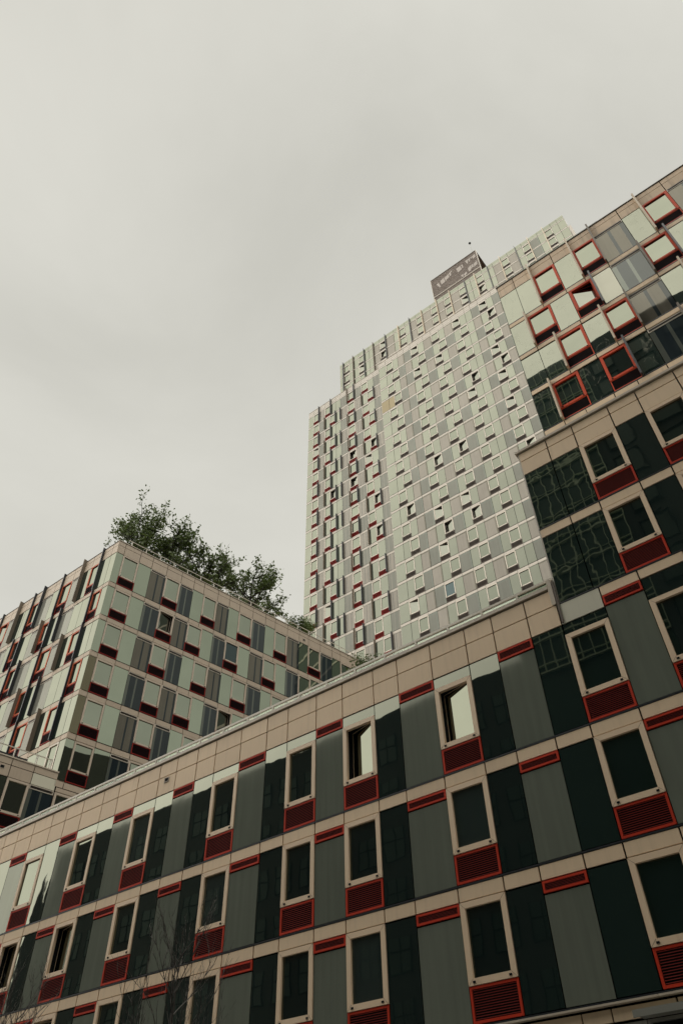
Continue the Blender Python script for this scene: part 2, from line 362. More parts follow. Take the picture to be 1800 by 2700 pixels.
    def striped(self, s0, s1, zb, zt, kind, louver=True, inset=0.0):
        """shadow-box panel: painted back with a centre strip and a side strip seen through glass"""
        base, st = ('panel_mid', 'strip_dark') if kind == 0 else ('panel_dark', 'strip_light') if kind == 1 else ('panel_beige', 'strip_light') if kind == 2 else ('panel_sky_pale', 'panel_beige') if kind == 4 else ('panel_grey', 'panel_beige')
        lz = 0.25 if louver else 0.0
        wd, h = q3(s1 - s0), q3(zt - zb - lz)
        def mk():
            b = MB(); g = 0.012
            if kind in (0, 1):
                cuts = [(g, 0.43 * wd, base), (0.43 * wd, 0.53 * wd, st), (0.53 * wd, 0.86 * wd, base), (0.86 * wd, wd - g, st)] if kind == 0 else \
                       [(g, 0.15 * wd, st), (0.15 * wd, 0.48 * wd, base), (0.48 * wd, 0.57 * wd, st), (0.57 * wd, wd - g, base)]
            else:
                cuts = [(g, 0.30 * wd, base), (0.30 * wd, 0.335 * wd, 'strip_dark' if kind == 2 else st), (0.335 * wd, 0.68 * wd, base), (0.68 * wd, 0.715 * wd, 'strip_dark' if kind == 2 else st), (0.715 * wd, wd - g, base)]
            for a, c, mt in cuts: b.box(a, c, 0.012, 0.05, g, h - g, mt)
            return b.mesh('striped_panel')
        self.put('striped_panel', cached(('str', wd, h, kind), mk), s0, zb, jit=0.0012)
        if louver: self.louver(s0, s1, zt - lz, zt, 'white_frame', 'slat_bronze', 3, 0.035)
    def bordered(self, s0, s1, zb, zt, kind):
        base, st = ('panel_beige', 'panel_mid') if kind == 0 else ('panel_grey', 'strip_light')
        wd, h = q3(s1 - s0), q3(zt - zb)
        def mk():
            b = MB(); g = 0.02; bw = 0.15
            b.box(g, wd - g - bw, 0.012, 0.05, g, h - g - 0.16, base)
            b.box(wd - g - bw, wd - g, 0.012, 0.05, g, h - g, st); b.box(g, wd - g - bw, 0.012, 0.05, h - g - 0.16, h - g, st)
            return b.mesh('grey_panel')
        self.put('grey_panel', cached(('bord', wd, h, kind), mk), s0, zb, jit=0.0012)
    def fin(self, s, z0, z1, mat, depth=0.28, th=0.06):
        h = q3(z1 - z0)
        def mk():
            b = MB(); b.box(-th / 2, th / 2, -depth, 0.03, 0, h, mat, back=True); return b.mesh('fin')
        self.put('fin', cached(('fin', h, mat, depth, th), mk), s, z0)
    def block(self, name, s0, s1, y0, y1, z0, z1, mat, **k):
        b = MB(); b.box(s0, s1, y0, y1, z0, z1, mat, back=True)
        return self.put(name, b.mesh(name), 0, 0, **k)
    def core(self, s0, s1, z0, z1, depth, mat='beige_dimmed', back='joint'):
        """the wall proper: dark cavity plane behind the cladding, solid mass behind it, returns at the two ends"""
        b = MB()
        b.box(s0 + .05, s1 - .05, 0.93, depth, z0, z1, mat, back=True)
        b.box(s0 + .05, s1 - .05, 0.92, 0.925, z0, z1 - .01, back)
        b.box(s0 - .005, s0 + .05, 0.02, depth, z0, z1 - .004, mat, back=True)
        b.box(s1 - .05, s1 + .005, 0.02, depth, z0, z1 - .004, mat, back=True)
        b.box(s0 + .05, s1 - .05, 0.06, 0.92, z1 - .05, z1 - .01, mat, back=True)
        b.box(s0 + .05, s1 - .05, 0.06, 0.92, z0, z0 + .03, back, back=True)
        return self.put('wall', b.mesh('wall'), 0, 0)
def frame_boxes(b, x0, x1, z0, z1, fw, y0, y1, mat):
    b.box(x0, x0 + fw, y0, y1, z0, z1, mat); b.box(x1 - fw, x1, y0, y1, z0, z1, mat)
    b.box(x0 + fw, x1 - fw, y0 + .001, y1, z0, z0 + fw, mat); b.box(x0 + fw, x1 - fw, y0 + .001, y1, z1 - fw, z1, mat)
def slat(b, x0, x1, y0, y1, z, t, mat):
    # blade tilted outwards and down
    k = (y1 - y0) * 0.5
    under = 'black' if mat in ('slat_red', 'slat_dark') else mat  # faces behind the lip coloured black, painting in the shade between blades
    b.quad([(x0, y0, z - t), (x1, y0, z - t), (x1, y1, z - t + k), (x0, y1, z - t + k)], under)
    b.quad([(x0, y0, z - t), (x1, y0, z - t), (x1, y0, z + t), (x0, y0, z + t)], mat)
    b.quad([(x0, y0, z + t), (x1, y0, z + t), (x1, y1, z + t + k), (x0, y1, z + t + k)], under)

# ================================================================== the ground
b = MB(); b.quad([(-900, -900, 0), (900, -900, 0), (900, 900, 0), (-900, 900, 0)], 'asphalt')
b.build('road', kind='structure')
b = MB(); b.box(-140, 60, 11.5, 17.9, 0.0, 0.14, 'paving', back=True); b.build('pavement', kind='structure')

# ================================================================== front building
front = thing('apartment_building', 'low pink-panelled apartment building with red grilles and taller stepped floors at its right', 'building', (-15, 26, 0))
F = Facade(front, 0, 18.0)
Wd, Dd, Gd = 1.33, 1.0, 1.16
b3 = -29.14
colsF = []
order_left = ['D', 'W', 'G', 'D', 'W']           # going left from b3
s = b3
for t_, w_ in (('D', 1.0), ('W', 1.33), ('G', 1.17), ('D', 1.0), ('W', 1.33), ('G', 1.16), ('D', 1.0)):
    colsF.insert(0, (t_, s - w_, s)); s -= w_
bs = [-29.14, -28.017, -26.68, -25.68, -24.52, -23.209, -22.213, -21.068, -20.068, -18.749, -17.435, -16.436, -15.114, -13.957, -12.632, -11.635, -10.306, -8.977, -7.978, -6.807, -5.804, -4.463, -3.30, -1.97, -0.97, 0.19, 1.52, 2.52, 3.68]
ts = 'G W D G W D G D W G D W G W D G W D G D W G W D G'.split()
for t_, a, c in zip(ts, bs[:-1], bs[1:]): colsF.append((t_, a, c))
rowsF = [(10.125, 13.34, 0), (7.094, 9.742, 1), (4.06, 6.708, 2)]
openF = { (0, -13.957): 'R', (0, -10.306): 'R', (1, -31.47): 'R', (1, -28.017): 'R', (2, -28.017): 'L'}
SPECIAL = (-5.804, -4.463)
for zb, zt, r in rowsF:
    for t_, a, c in colsF:
        top = zt
        if r == 0 and a >= -4.47: top = 13.72
        if t_ == 'D': F.glass(a, c, zb + .03, top - .005)
        elif t_ == 'G':
            lh = 0.345 if (r == 0 and a < -4.47) else 0.345 if r == 0 else 0.29
            F.louver(a, c, top - lh, top, 'red', 'slat_red', 5, 0.055)
            F.panel('grey_panel', a, c, zb + .03, top - lh - .02, 'grey_panel', 0.012, 0.03, 0.012, jit=0.0012)
        else:
            th = 0.37 if r == 0 else 0.0
            if r == 0 and a >= -4.47: th = 0.75
            if th: F.glass(a, c, top - th, top - .005)
            op = None
            for (rr, aa), v in openF.items():
                if rr == r and abs(aa - a) < .03: op = v
            F.window(a, c, zb, top - th, 'pink_frame', 'red', 'slat_red', 12, 0.80, 0.145, op, rnd.choice(('pane', 'pane', 'pane_pale_back')), opane='pane_open_near')
# spandrels under rows 0 and 1, parapet rows
for t_, a, c in colsF:
    F.panel('spandrel_panel', a, c, 9.742, 10.11, 'beige')
    F.panel('spandrel_panel', a, c, 6.708, 7.08, 'beige')
    if c < -5.7:
        F.panel('parapet_panel', a, c, 13.34, 14.085, 'beige'); F.panel('parapet_panel', a, c, 14.085, 14.69, 'beige')
    elif a < -4.5: F.panel('header_panel', a, c, 13.34, 14.07, 'cream_panel', label='pale cream panel at the foot of the taller floors')
    else: F.panel('spandrel_panel', a, c, 13.72, 14.07, 'beige')
F.core(-37.4, 4.75, 3.2, 14.08, 14)
F.core(-37.4, -5.80, 14.081, 14.70, 14)
F.core(-5.72, 4.75, 14.081, 20.97, 14)
# dark drip edge under every row of glass
for z_ in (10.11, 7.08, 4.045):
    F.block('drip_edge', -37.4, 3.68, -0.012, 0.06, z_ - .004, z_ + .034, 'fin_navy')
# coping and roof of the low part
for i in range(12):
    a = -37.4 + i * 2.63; F.block('coping', a, min(a + 2.622, -5.93), -0.05, 0.9, 14.735, 14.86, 'coping_metal')
F.block('roof', -37.4, -5.8, 0.95, 14, 14.705, 14.80, 'roof_felt')
F.block('post', -5.92, -5.79, -0.05, 0.3, 14.1, 15.05, 'coping_metal'); F.block('downpipe', -5.775, -5.715, -0.035, 0.02, 13.40, 14.98, 'slat_bronze')
# guard rail, one metre behind the edge
RY = 1.0
ra = (18 + RY) / 18
b = MB(); b.box(-39.0, -6.05, RY - .03, RY + .03, 15.90 - .05, 15.935, 'rail_white', back=True); F.put('handrail', b.mesh('handrail'), 0, 0)
pitch = 1.28 * ra; x = -14.64 * ra + 0.0
xs = []
while x > -39: x -= pitch
x += pitch
while x < -6.0: xs.append(x); x += pitch
for i, x in enumerate(xs):
    def mkp():
        b = MB(); b.box(-.035, .035, -.03, .03, 0, 1.05, 'rail_white', back=True); return b.mesh('rail_post')
    F.put('rail_post', cached('railpost', mkp), x, 14.80, RY)
    if x + pitch < -5.9:
        def mkg():
            b = MB(); b.box(.06, pitch - .06, -.006, .006, 0.08, 0.96, 'rail_glass', back=True)
            for zz in (0.30, 0.66): b.box(.05, pitch - .05, -.012, .012, zz - .008, zz + .008, 'rail_white', back=True)
            return b.mesh('rail_glass_panel')
        F.put('rail_glass_panel', cached('railglass', mkg), x, 14.85, RY)
# vent hole in the parapet
b = MB(); frame_boxes(b, 0, .26, 0, .19, .025, -.03, .02, 'slat_beige'); b.box(.025, .235, -.006, .01, .025, .165, 'black'); F.put('vent_hole', b.mesh('vent_hole'), -22.85, 13.82)
# bottom: metal ledge, base panels, shopfront
for i in range(6):
    a = -37.4 + i * 6.3; F.block('ledge', a, a + 6.292, -0.10, 0.06, 3.985, 4.025, 'coping_metal')
pa = -37.4 - .0
seams = [-37.4, -36.0, -34.6, -33.2, -31.8, -30.4, -29.0, -27.6, -26.2, -24.8, -23.4, -22.0, -20.6, -19.2, -17.8, -16.4, -15.0, -13.6, -12.2, -10.8, -9.4, -7.675, -6.998, -5.585, -4.2, -2.8, -1.4, 0.0, 1.4, 2.8, 4.2]
for a, c in zip(seams[:-1], seams[1:]): F.panel('base_panel', a, c, 3.685, 3.955, 'beige', 0.02, 0.05, 0.02)
b = MB(); b.box(-6.34, 3.68, -0.55, 0.0, 3.665, 3.735, 'steel', back=True); b.box(-6.34, 3.68, -0.58, -0.55, 3.60, 3.72, 'steel', back=True); F.put('canopy', b.mesh('canopy'), 0, 0)
b = MB()
for k in range(10):
    a = -9.6 + k * 1.1
    frame_boxes(b, a, a + 1.08, 0.4, 3.66, 0.06, 0.06, 0.16, 'steel')
    b.box(a + .06, a + 1.02, 0.06, 0.16, 3.45, 3.49, 'steel'); b.box(a + .06, a + 1.02, 0.06, 0.16, 3.22, 3.26, 'steel')
    b.box(a + .06, a + 1.02, 0.15, 0.17, 0.46, 3.6, 'pane_dark')
F.put('shopfront_frame', b.mesh('shopfront_frame'), 0, 0)
F.block('ground_floor_wall', -37.4, 4.75, 0.6, 14, -1.6, 3.2, 'masonry_dark')

# ---- taller floors flush with the low part
c2 = [-5.69, -4.61, -3.60, -2.26, -1.26, 0.07, 1.07, 2.40, 3.40, 4.73]
t2 = ['D', 'D', 'W', 'D', 'W', 'D', 'W', 'D', 'W']
for r, (zb, zt) in enumerate(((17.14, 19.83), (14.08, 16.755))):
    for t_, a, c in zip(t2, c2[:-1], c2[1:]):
        if t_ == 'D': F.glass(a, c, zb + .03, zt - .005, 'glass_wavy')
        else: F.window(a, c, zb, zt, 'pink_frame', 'red', 'slat_red', 13, 0.80, 0.145, None, pane='pane')
for i, (a, c) in enumerate(zip(c2[:-1], c2[1:])):
    F.panel('spandrel_panel', a, c, 16.755, 17.125, 'beige')
    F.panel('parapet_panel', a, c, 19.83, 20.54, 'beige'); F.panel('parapet_panel', a, c, 20.54, 20.96, 'beige')
for z_ in (17.125, 14.068): F.block('drip_edge', -5.69, 4.73, -0.012, 0.06, z_ - .002, z_ + .034, 'fin_navy')
for i in range(5):
    a = -5.79 + i * 2.1; F.block('coping', a, a + 2.09, -0.07, 0.95, 20.985, 21.09, 'coping_metal')
F.block('coping', -5.79, 4.7, -0.02, 0.8, 21.093, 21.13, 'coping_metal')

# ---- upper floors, set back, with fins
U = Facade(front, 0, 22.36)
uo = [-5.65, -4.655, -3.63, -2.31, -1.26, 0.02, 1.60, 2.64, 4.01, 5.60, 6.6, 7.9]
to = ['D', 'D', 'W', 'D', 'W', 'E', 'D', 'W', 'E', 'D', 'W']
ue = [-5.65, -4.655, -3.31, -2.26, -0.96, 0.02, 1.60, 2.95, 4.01, 5.60, 6.9, 7.9]
te = ['D', 'W', 'D', 'W', 'D', 'E', 'W', 'D', 'E', 'W', 'D']
rowsU = [(35.75, 38.65), (32.70, 35.39), (29.67, 32.30), (26.62, 29.26), (23.6, 26.22)]
for r, (zb, zt) in enumerate(rowsU):
    us, tt = (uo, to) if r % 2 == 0 else (ue, te)
    for i, (t_, a, c) in enumerate(zip(tt, us[:-1], us[1:])):
        if t_ == 'D':
            mt = 'glass_pale' if (r == 1 and i == 4) else 'glass_stained'
            U.glass(a, c, zb + .03, zt - .005, mt)
        elif t_ == 'E': U.striped(a, c, zb + .03, zt, r % 2)
        else:
            U.window(a, c, zb, zt, 'orange_red', 'orange_red', 'slat_dark', 12, 0.78, 0.13, 'L' if (r == 1 and i == 3) else None, gfw=0.045)
    for j, (a, c) in enumerate(zip(uo[:-1], uo[1:])):
        U.panel('spandrel_panel', a, c, zb - .34, zb - .015, 'beige')
    b_ = MB(); b_.box(-5.65, 7.9, -0.01, 0.06, zb - .012, zb + .03, 'fin_navy'); U.put('drip_edge', b_.mesh('drip_edge'), 0, 0)
    fo = [(-3.63, 'fin_gold'), (-1.26, 'fin_gold'), (0.02, 'fin_brown'), (2.64, 'fin_gold'), (5.6, 'fin_gold')]
    fe = [(-4.655, 'fin_gold'), (-0.96, 'fin_navy'), (1.60, 'fin_brown'), (2.95, 'fin_navy')]
    if r < 4:
        for s_, mt in (fo if r % 2 == 0 else fe): U.fin(s_, zb - .02, (zb + 4.12) if r == 0 else zt + .33, mt, 0.27, 0.085)
for a, c in zip(uo[:-1], uo[1:]):
    U.panel('parapet_panel', a, c, 38.65, 39.36, 'beige_stained'); U.panel('parapet_panel', a, c, 39.36, 39.78, 'beige_stained')
U.core(-5.66, 7.95, 20.9, 39.78, 13, 'brick_dark')
for i in range(4): U.block('coping', -5.69 + i * 4.0, -5.69 + i * 4.0 + 3.99, -0.04, 0.9, 39.80, 39.85, 'slat_bronze')
for s_ in (-3.1, -0.5, 2.2): U.block('bracket', s_, s_ + 0.10, -0.22, 0.0, 23.2, 26.0, 'fin_gold')

# ================================================================== left corner building
TH = R(10.4)
CX, CY = -38.59, 22.53
left = thing('apartment_building', 'corner apartment building at left with trees on its roof and dark fins on one face', 'building', (-45, 34, 0))
LR = Facade(left, CX, CY, R(90) - TH)      # right-hand face
LL = Facade(left, CX, CY, 0.0)             # left-hand face, s runs negative
tb = [0, .57, 1.91, 2.99, 4.29, 5.63, 6.80, 7.75, 9.10, 10.25, 11.27, 12.61, 13.93, 14.94, 16.26, 17.56, 18.58, 19.93, 21.26, 22.26, 23.59, 24.62, 25.8]
rowsL = [(35.745, 38.575), (32.745, 35.335), (29.725, 32.33), (26.715, 29.32), (23.70, 26.32), (20.65, 23.28)]
def lcols(r):
    o = [('D', 0, .57), ('W', .57, 1.91), ('D', 1.91, 2.99), ('E', 2.99, 4.29), ('W', 4.29, 5.63), ('E', 5.63, 6.80)]
    for a, c, e in ((6.80, 9.10, 10.25), (10.25, 12.61, 13.93), (13.93, 16.26, 17.56), (17.56, 19.93, 21.26), (21.26, 23.59, 24.62)):
        m_ = a + (0.985 if r % 2 == 0 else 1.33)
        o += ([('D', a, m_), ('W', m_, c)] if r % 2 == 0 else [('W', a, m_), ('D', m_, c)]) + [('E', c, e)]
    return o
for r, (zb, zt) in enumerate(rowsL):
    e = 0
    for i, (t_, a, c) in enumerate(lcols(r)):
        if t_ == 'D':
            mt = 'glass_brightened' if i > 0 else ('glass_brightened' if r < 2 else 'glass_tan' if r in (3, 4) else 'glass_brightened')
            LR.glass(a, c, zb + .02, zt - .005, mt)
        elif t_ == 'E':
            LR.striped(a, c, zb + .02, zt, (e + r) % 2); e += 1
        else:
            op = 'L' if (r, i) in ((1, 4), (3, 9), (4, 9)) else None
            pn = 'pane_dark' if (r, i) in ((1, 9),) else 'pane_brightened'
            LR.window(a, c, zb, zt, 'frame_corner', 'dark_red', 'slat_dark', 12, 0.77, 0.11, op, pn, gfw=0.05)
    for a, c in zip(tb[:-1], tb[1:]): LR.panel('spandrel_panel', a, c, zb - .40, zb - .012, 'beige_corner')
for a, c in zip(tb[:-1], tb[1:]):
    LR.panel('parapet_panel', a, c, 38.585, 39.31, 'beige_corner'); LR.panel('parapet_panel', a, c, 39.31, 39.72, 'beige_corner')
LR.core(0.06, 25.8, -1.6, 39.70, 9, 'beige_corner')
LR.block('coping', -0.03, 25.9, -0.04, 0.95, 39.73, 39.79, 'coping_metal')
b = MB(); b.box(.9, 25.8, .46, .50, 40.62, 40.67, 'rail_white', back=True); b.box(.9, 25.8, .47, .49, 40.1, 40.13, 'rail_white', back=True); LR.put('handrail', b.mesh('handrail'), 0, 0)
for k in range(20):
    def mkp():
        b = MB(); b.box(-.03, .03, -.03, .03, 0, .86, 'rail_white', back=True); return b.mesh('rail_post')
    LR.put('rail_post', cached('rp2', mkp), 1.2 + k * 1.27, 39.78, .48)
b = MB(); frame_boxes(b, 0, .26, 0, .2, .02, -.02, .02, 'slat_beige'); b.box(.02, .24, -.005, .01, .02, .18, 'black'); LR.put('vent_hole', b.mesh('vent_hole'), 17.95, 38.88)
# left-hand face
sl_o = [0, -.66, -1.71, -2.91, -3.91, -5.21, -6.51, -7.61, -8.96, -10.31, -11.26, -12.16, -13.45, -14.7, -15.7, -17.0, -18.3, -19.4, -20.7]
st_o = ['D', 'D', 'W', 'D', 'E', 'W', 'D', 'E', 'W', 'D', 'D', 'E', 'W', 'D', 'E', 'W', 'D', 'E']
sl_e = [0, -.66, -1.68, -2.82, -3.82, -5.21, -6.42, -7.55, -8.93, -10.2, -11.26, -12.16, -13.45, -14.7, -15.7, -17.0, -18.3, -19.4, -20.7]
st_e = ['D', 'W', 'D', 'D', 'E', 'D', 'W', 'E', 'D', 'W', 'D', 'E', 'D', 'W', 'E', 'D', 'W', 'E']
fo = [(2, 'fin_navy', .19), (4, 'fin_brown', .28), (6, 'fin_navy', .17), (8, 'fin_navy', .25), (9, 'fin_navy', .17), (11, 'fin_brown', .28), (13, 'fin_navy', .17), (15, 'fin_brown', .28)]
fe = [(2, 'fin_navy', .17), (5, 'fin_navy', .25), (6, 'fin_navy', .19), (7, 'fin_brown', .28), (9, 'fin_navy', .17), (10, 'fin_navy', .17), (12, 'fin_brown', .28), (14, 'fin_navy', .2)]
for r, (zb, zt) in enumerate(rowsL):
    ss, tt = (sl_o, st_o) if r % 2 == 0 else (sl_e, st_e)
    for i, t_ in enumerate(tt):
        a, c = ss[i + 1], ss[i]
        if t_ == 'D': LL.glass(a, c, zb + .02, zt - .005, 'glass')
        elif t_ == 'E': LL.striped(a, c, zb + .02, zt, 4, True)
        elif r == 5: LL.window(a, c, zb, zt, 'white_frame' if i < 3 else 'coral_red', 'dark_red', 'slat_dark', 12, 0.77, 0.10, None, gfw=.05)
        else: LL.window(a, c, zb, zt, 'coral_red', 'dark_red', 'slat_dark', 12, 0.77, 0.10, 'L' if (r, i) in ((0, 12), (1, 6)) else None, gfw=.05)
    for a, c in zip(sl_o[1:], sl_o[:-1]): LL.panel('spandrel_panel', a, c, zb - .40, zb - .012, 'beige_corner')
    if r < 5:
        for k, mt, dp in (fo if r % 2 == 0 else fe):
            LL.fin(ss[k], zb - .04, 39.86 if r == 0 else zt + .37, mt, dp, 0.06)
for a, c in zip(sl_o[1:], sl_o[:-1]):
    LL.panel('parapet_panel', a, c, 38.585, 39.31, 'beige_corner'); LL.panel('parapet_panel', a, c, 39.31, 39.72, 'beige_corner')
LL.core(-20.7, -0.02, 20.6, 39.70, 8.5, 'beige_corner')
LL.block('coping', -20.7, 0.0, -0.03, 0.95, 39.732, 39.77, 'slat_bronze')
b = MB(); b.quad([(CX - 20, CY + .9, 39.6 + H), (CX, CY + .9, 39.6 + H), (CX + 4.4, CY + 25, 39.6 + H), (CX - 20, CY + 25, 39.6 + H)], 'roof_felt')
link('roof', b.mesh('roof'), left, -left.location)
# podium below, running on towards the street
tp = [-5.0, -4.0, -2.66, -1.33, 0.12]
tpt = ['D', 'D', 'W', 'E']
for i, t_ in enumerate(tpt):
    a, c = tp[i], tp[i + 1]
    LR.panel('parapet_panel', a, c, 20.64, 21.05, 'beige_corner'); LR.panel('parapet_panel', a, c, 19.96, 20.64, 'cream_panel' if i == 3 else 'beige_corner')
    if t_ == 'W': LR.window(a, c, 17.25, 19.95, 'frame_corner', 'dark_red', 'slat_dark', 12, 0.77, 0.13, None, 'pane_brightened', gfw=.05)
    elif t_ == 'E': LR.striped(a, c, 17.27, 19.95, 1)
    else: LR.glass(a, c, 17.27, 19.95, 'glass_brightened')
    LR.panel('spandrel_panel', a, c, 16.85, 17.24, 'beige_corner')
for a, c in ((0.17, 1.5), (1.5, 2.6), (2.6, 3.9)):
    LR.panel('spandrel_panel', a, c, 19.97, 20.24, 'beige_corner')
LR.window(0.17, 1.5, 17.25, 19.95, 'frame_corner', 'dark_red', 'slat_dark', 12, 0.77, 0.13, None, 'pane_brightened', gfw=.05)
LR.glass(1.5, 2.6, 17.27, 19.95, 'glass_brightened'); LR.striped(2.6, 3.9, 17.27, 19.95, 1)
LR.core(-5.0, 0.05, -1.6, 21.04, 9, 'beige_corner')
LR.block('coping', -5.05, 0.12, -0.04, 0.95, 21.055, 21.13, 'coping_metal')
b = MB(); b.box(-5.0, -.35, .26, .31, 21.80, 21.85, 'rail_white', back=True)
LR.put('handrail', b.mesh('handrail'), 0, 0)
for s_ in (-4.9, -3.9, -2.62, -1.25, -.48, -.36): LR.put('rail_post', cached('rp2', None), s_, 21.0, .285)
b = MB(); frame_boxes(b, 0, .26, 0, .2, .02, -.02, .02, 'slat_beige'); b.box(.02, .24, -.005, .01, .02, .18, 'black'); LR.put('vent_hole', b.mesh('vent_hole'), -3.25, 20.33)
b = MB(); b.box(-4.8, -1.7, .5, 1.0, 21.0, 21.5, 'planter', back=True); LR.put('planter_box', b.mesh('planter_box'), 0, 0)

# ================================================================== tower
tower = thing('apartment_tower', 'tall pale glass apartment tower rising behind the other buildings', 'tower', (-35, 75, 0))
TR = Facade(tower, 0, 58.55); TL = Facade(tower, 0, 59.2)
k1, k2 = 58.55, 59.2
NR = 18; P = 3.039
spandrels = []
def spandrel(Fc, a, c, z0, z1, mat): spandrels.append((Fc, a, c, z0, z1, mat))
OPEN_R = [(-21.3, 87.5, 'R'), (-16.6, 87.1, 'R'), (-16.5, 99.4, 'R'), (-29.0, 74.8, 'R'), (-25.1, 74.9, 'R'), (-16.7, 69.2, 'R'), (-33.7, 69.2, 'R'), (-28.8, 63.0, 'R'), (-25.1, 63.1, 'R'), (-22.3, 103.1, 'L'), (-29.9, 102.7, 'L'), (-30.0, 96.5, 'L'), (-26.0, 96.6, 'L'), (-17.5, 103.0, 'L'), (-17.6, 90.6, 'L'), (-17.6, 84.8, 'L'), (-22.1, 84.5, 'L'), (-17.5, 78.6, 'L'), (-29.9, 66.3, 'L'), (-26.1, 66.4, 'L'), (-29.8, 60.3, 'L'), (-34.8, 54.3, 'L'), (-29.9, 53.7, 'D')]
OPEN_L = [(-43.1, 81.5, 'R'), (-47.0, 81.6, 'R'), (-38.9, 75.4, 'R'), (-39.2, 69.4, 'R'), (-39.2, 87.3, 'R'), (-43.0, 87.3, 'R'), (-50.4, 94.1, 'L'), (-40.2, 84.4, 'L'), (-47.9, 60.5, 'L')]
def open_at(lst, a, c, zb, zt):
    for x, z, k in lst:
        if a - .25 <= x <= c + .25 and zb <= z <= zt + .3: return k
    return None
trb = [-.6293, -.6060, -.5663, -.5460, -.5237, -.4826, -.4576, -.4175, -.3923, -.3520, -.3340, -.3116, -.2718, -.2520]
trt = ['D', 'P', 'G', 'G2', 'P', 'G', 'P', 'G', 'P', 'D', 'G2', 'P', 'G2']
for r in range(NR):
    zb = 100.65 - P * r; zt = zb + 2.65
    gi = 0
    for t_, ua, uc in zip(trt, trb[:-1], trb[1:]):
        a, c = ua * k1, uc * k1
        def win(a, c):
            k = open_at(OPEN_R, a, c, zb, zt)
            TR.window(a, c, zb, zt, 'white_frame', 'slat_bronze', 'slat_bronze', 8, 0.72, 0.10, None if k == 'D' else k, 'pane_dark' if k == 'D' else 'pane', gfw=.05)
        if t_ == 'D':
            mt = 'glass_tan_far' if (ua == -.6293 and r == 3) else 'glass'
            TR.glass(a, c, zb + .03, zt - .01, mt, 0.022); spandrel(TR, a, c, zt, zt + .377, 'beige_dimmed')
        elif t_ in ('G', 'G2'):
            TR.bordered(a, c, zb + .03, zt, (r + (1 if t_ == 'G2' else 0)) % 2); spandrel(TR, a, c, zt, zt + .377, 'beige_dimmed')
        else:
            if r % 2 == 0:
                m_ = a + 1.33; win(a, m_); TR.glass(m_, c, zb + .03, zt - .01, 'glass', 0.022)
            else:
                m_ = c - 1.33; TR.glass(a, m_, zb + .03, zt - .01, 'glass_tan_far' if (r == 3 and ua == -.6060) else 'glass', 0.022); win(m_, c)
            spandrel(TR, a, m_, zt, zt + .377, 'beige_dimmed'); spandrel(TR, m_, c, zt, zt + .377, 'beige_dimmed')
for ua, uc in zip(trb[:-1], trb[1:]): TR.panel('parapet_panel', ua * k1, uc * k1, 103.70, 104.25, 'beige_dimmed', g=.02); TR.panel('parapet_panel', ua * k1, uc * k1, 104.25, 104.75, 'beige_dimmed', g=.02)
TR.core(trb[0] * k1, -14.6, -1.6, 104.76, 30)
TR.block('east_wing', -14.5, 1.5, 0.05, 30, -1.6, 104.7, 'wing_glass')
b = MB()
for i in range(34): b.box(-14.5, 1.55, 0.0, 30, 100.25 - P * i, 100.63 - P * i, 'beige_dimmed', back=True)
TR.put('east_wing_bands', b.mesh('east_wing_bands'), 0, 0, kind='stuff')
TR.block('coping', trb[0] * k1, -14.6, -.04, .95, 104.78, 104.84, 'coping_metal')
tlb = [-.8803, -.8620, -.8410, -.8203, -.7816, -.7645, -.740, -.716, -.6914, -.6501, -.6293]
tlt = ['D', 'W', 'G', 'P', 'D', 'E', 'W', 'E', 'P', 'G']
for r in range(NR):
    zb = 100.79 - P * r; zt = zb + 2.65
    od = r % 2 == 0
    for i, (t_, ua, uc) in enumerate(zip(tlt, tlb[:-1], tlb[1:])):
        a, c = ua * k2, uc * k2
        if i == len(tlt) - 1: c = -36.95
        def win(a, c):
            op = open_at(OPEN_L, a, c, zb, zt)
            TL.window(a, c, zb, zt, 'white_frame', 'dark_red', 'dark_red', 8, 0.72, 0.10, op, 'pane', gfw=.05)
        if t_ == 'D': TL.glass(a, c, zb + .03, zt - .01, 'glass', 0.022); spandrel(TL, a, c, zt, zt + .377, 'beige_dimmed')
        elif t_ in ('G', 'E'):
            TL.striped(a, c, zb + .03, zt, 2 if (r + i // 5) % 2 == 0 else 3, False); spandrel(TL, a, c, zt, zt + .377, 'beige_dimmed')
        elif t_ == 'W': win(a, c); spandrel(TL, a, c, zt, zt + .377, 'beige_dimmed')
        else:
            if od: m_ = a + 1.30; win(a, m_); TL.glass(m_, c, zb + .03, zt - .01, 'glass', 0.022)
            else: m_ = c - 1.30; TL.glass(a, m_, zb + .03, zt - .01, 'glass', 0.022); win(m_, c)
            spandrel(TL, a, m_, zt, zt + .377, 'beige_dimmed'); spandrel(TL, m_, c, zt, zt + .377, 'beige_dimmed')
    zf0, zf1 = zb - .03, (zb + 4.1 if r == 0 else zt + .36)
    for s_, mt in ([(-.8410 * k2, 'fin_navy'), (-.8203 * k2 + 1.30, 'fin_navy'), (-.740 * k2, 'fin_brown'), (-.716 * k2, 'fin_navy')] if od else
                   [(-.8203 * k2, 'fin_brown'), (-.7816 * k2, 'fin_navy'), (-.7645 * k2, 'fin_navy'), (-.6914 * k2, 'fin_brown'), (-.6501 * k2, 'fin_navy')]):
        TL.fin(s_, zf0, zf1, mt, 0.32, 0.08)
for ua, uc in zip(tlb[:-1], tlb[1:]):
    c_ = min(uc * k2, -36.95); TL.panel('parapet_panel', ua * k2, c_, 103.83, 104.35, 'beige_dimmed', g=.02); TL.panel('parapet_panel', ua * k2, c_, 104.35, 104.87, 'beige_dimmed', g=.02)
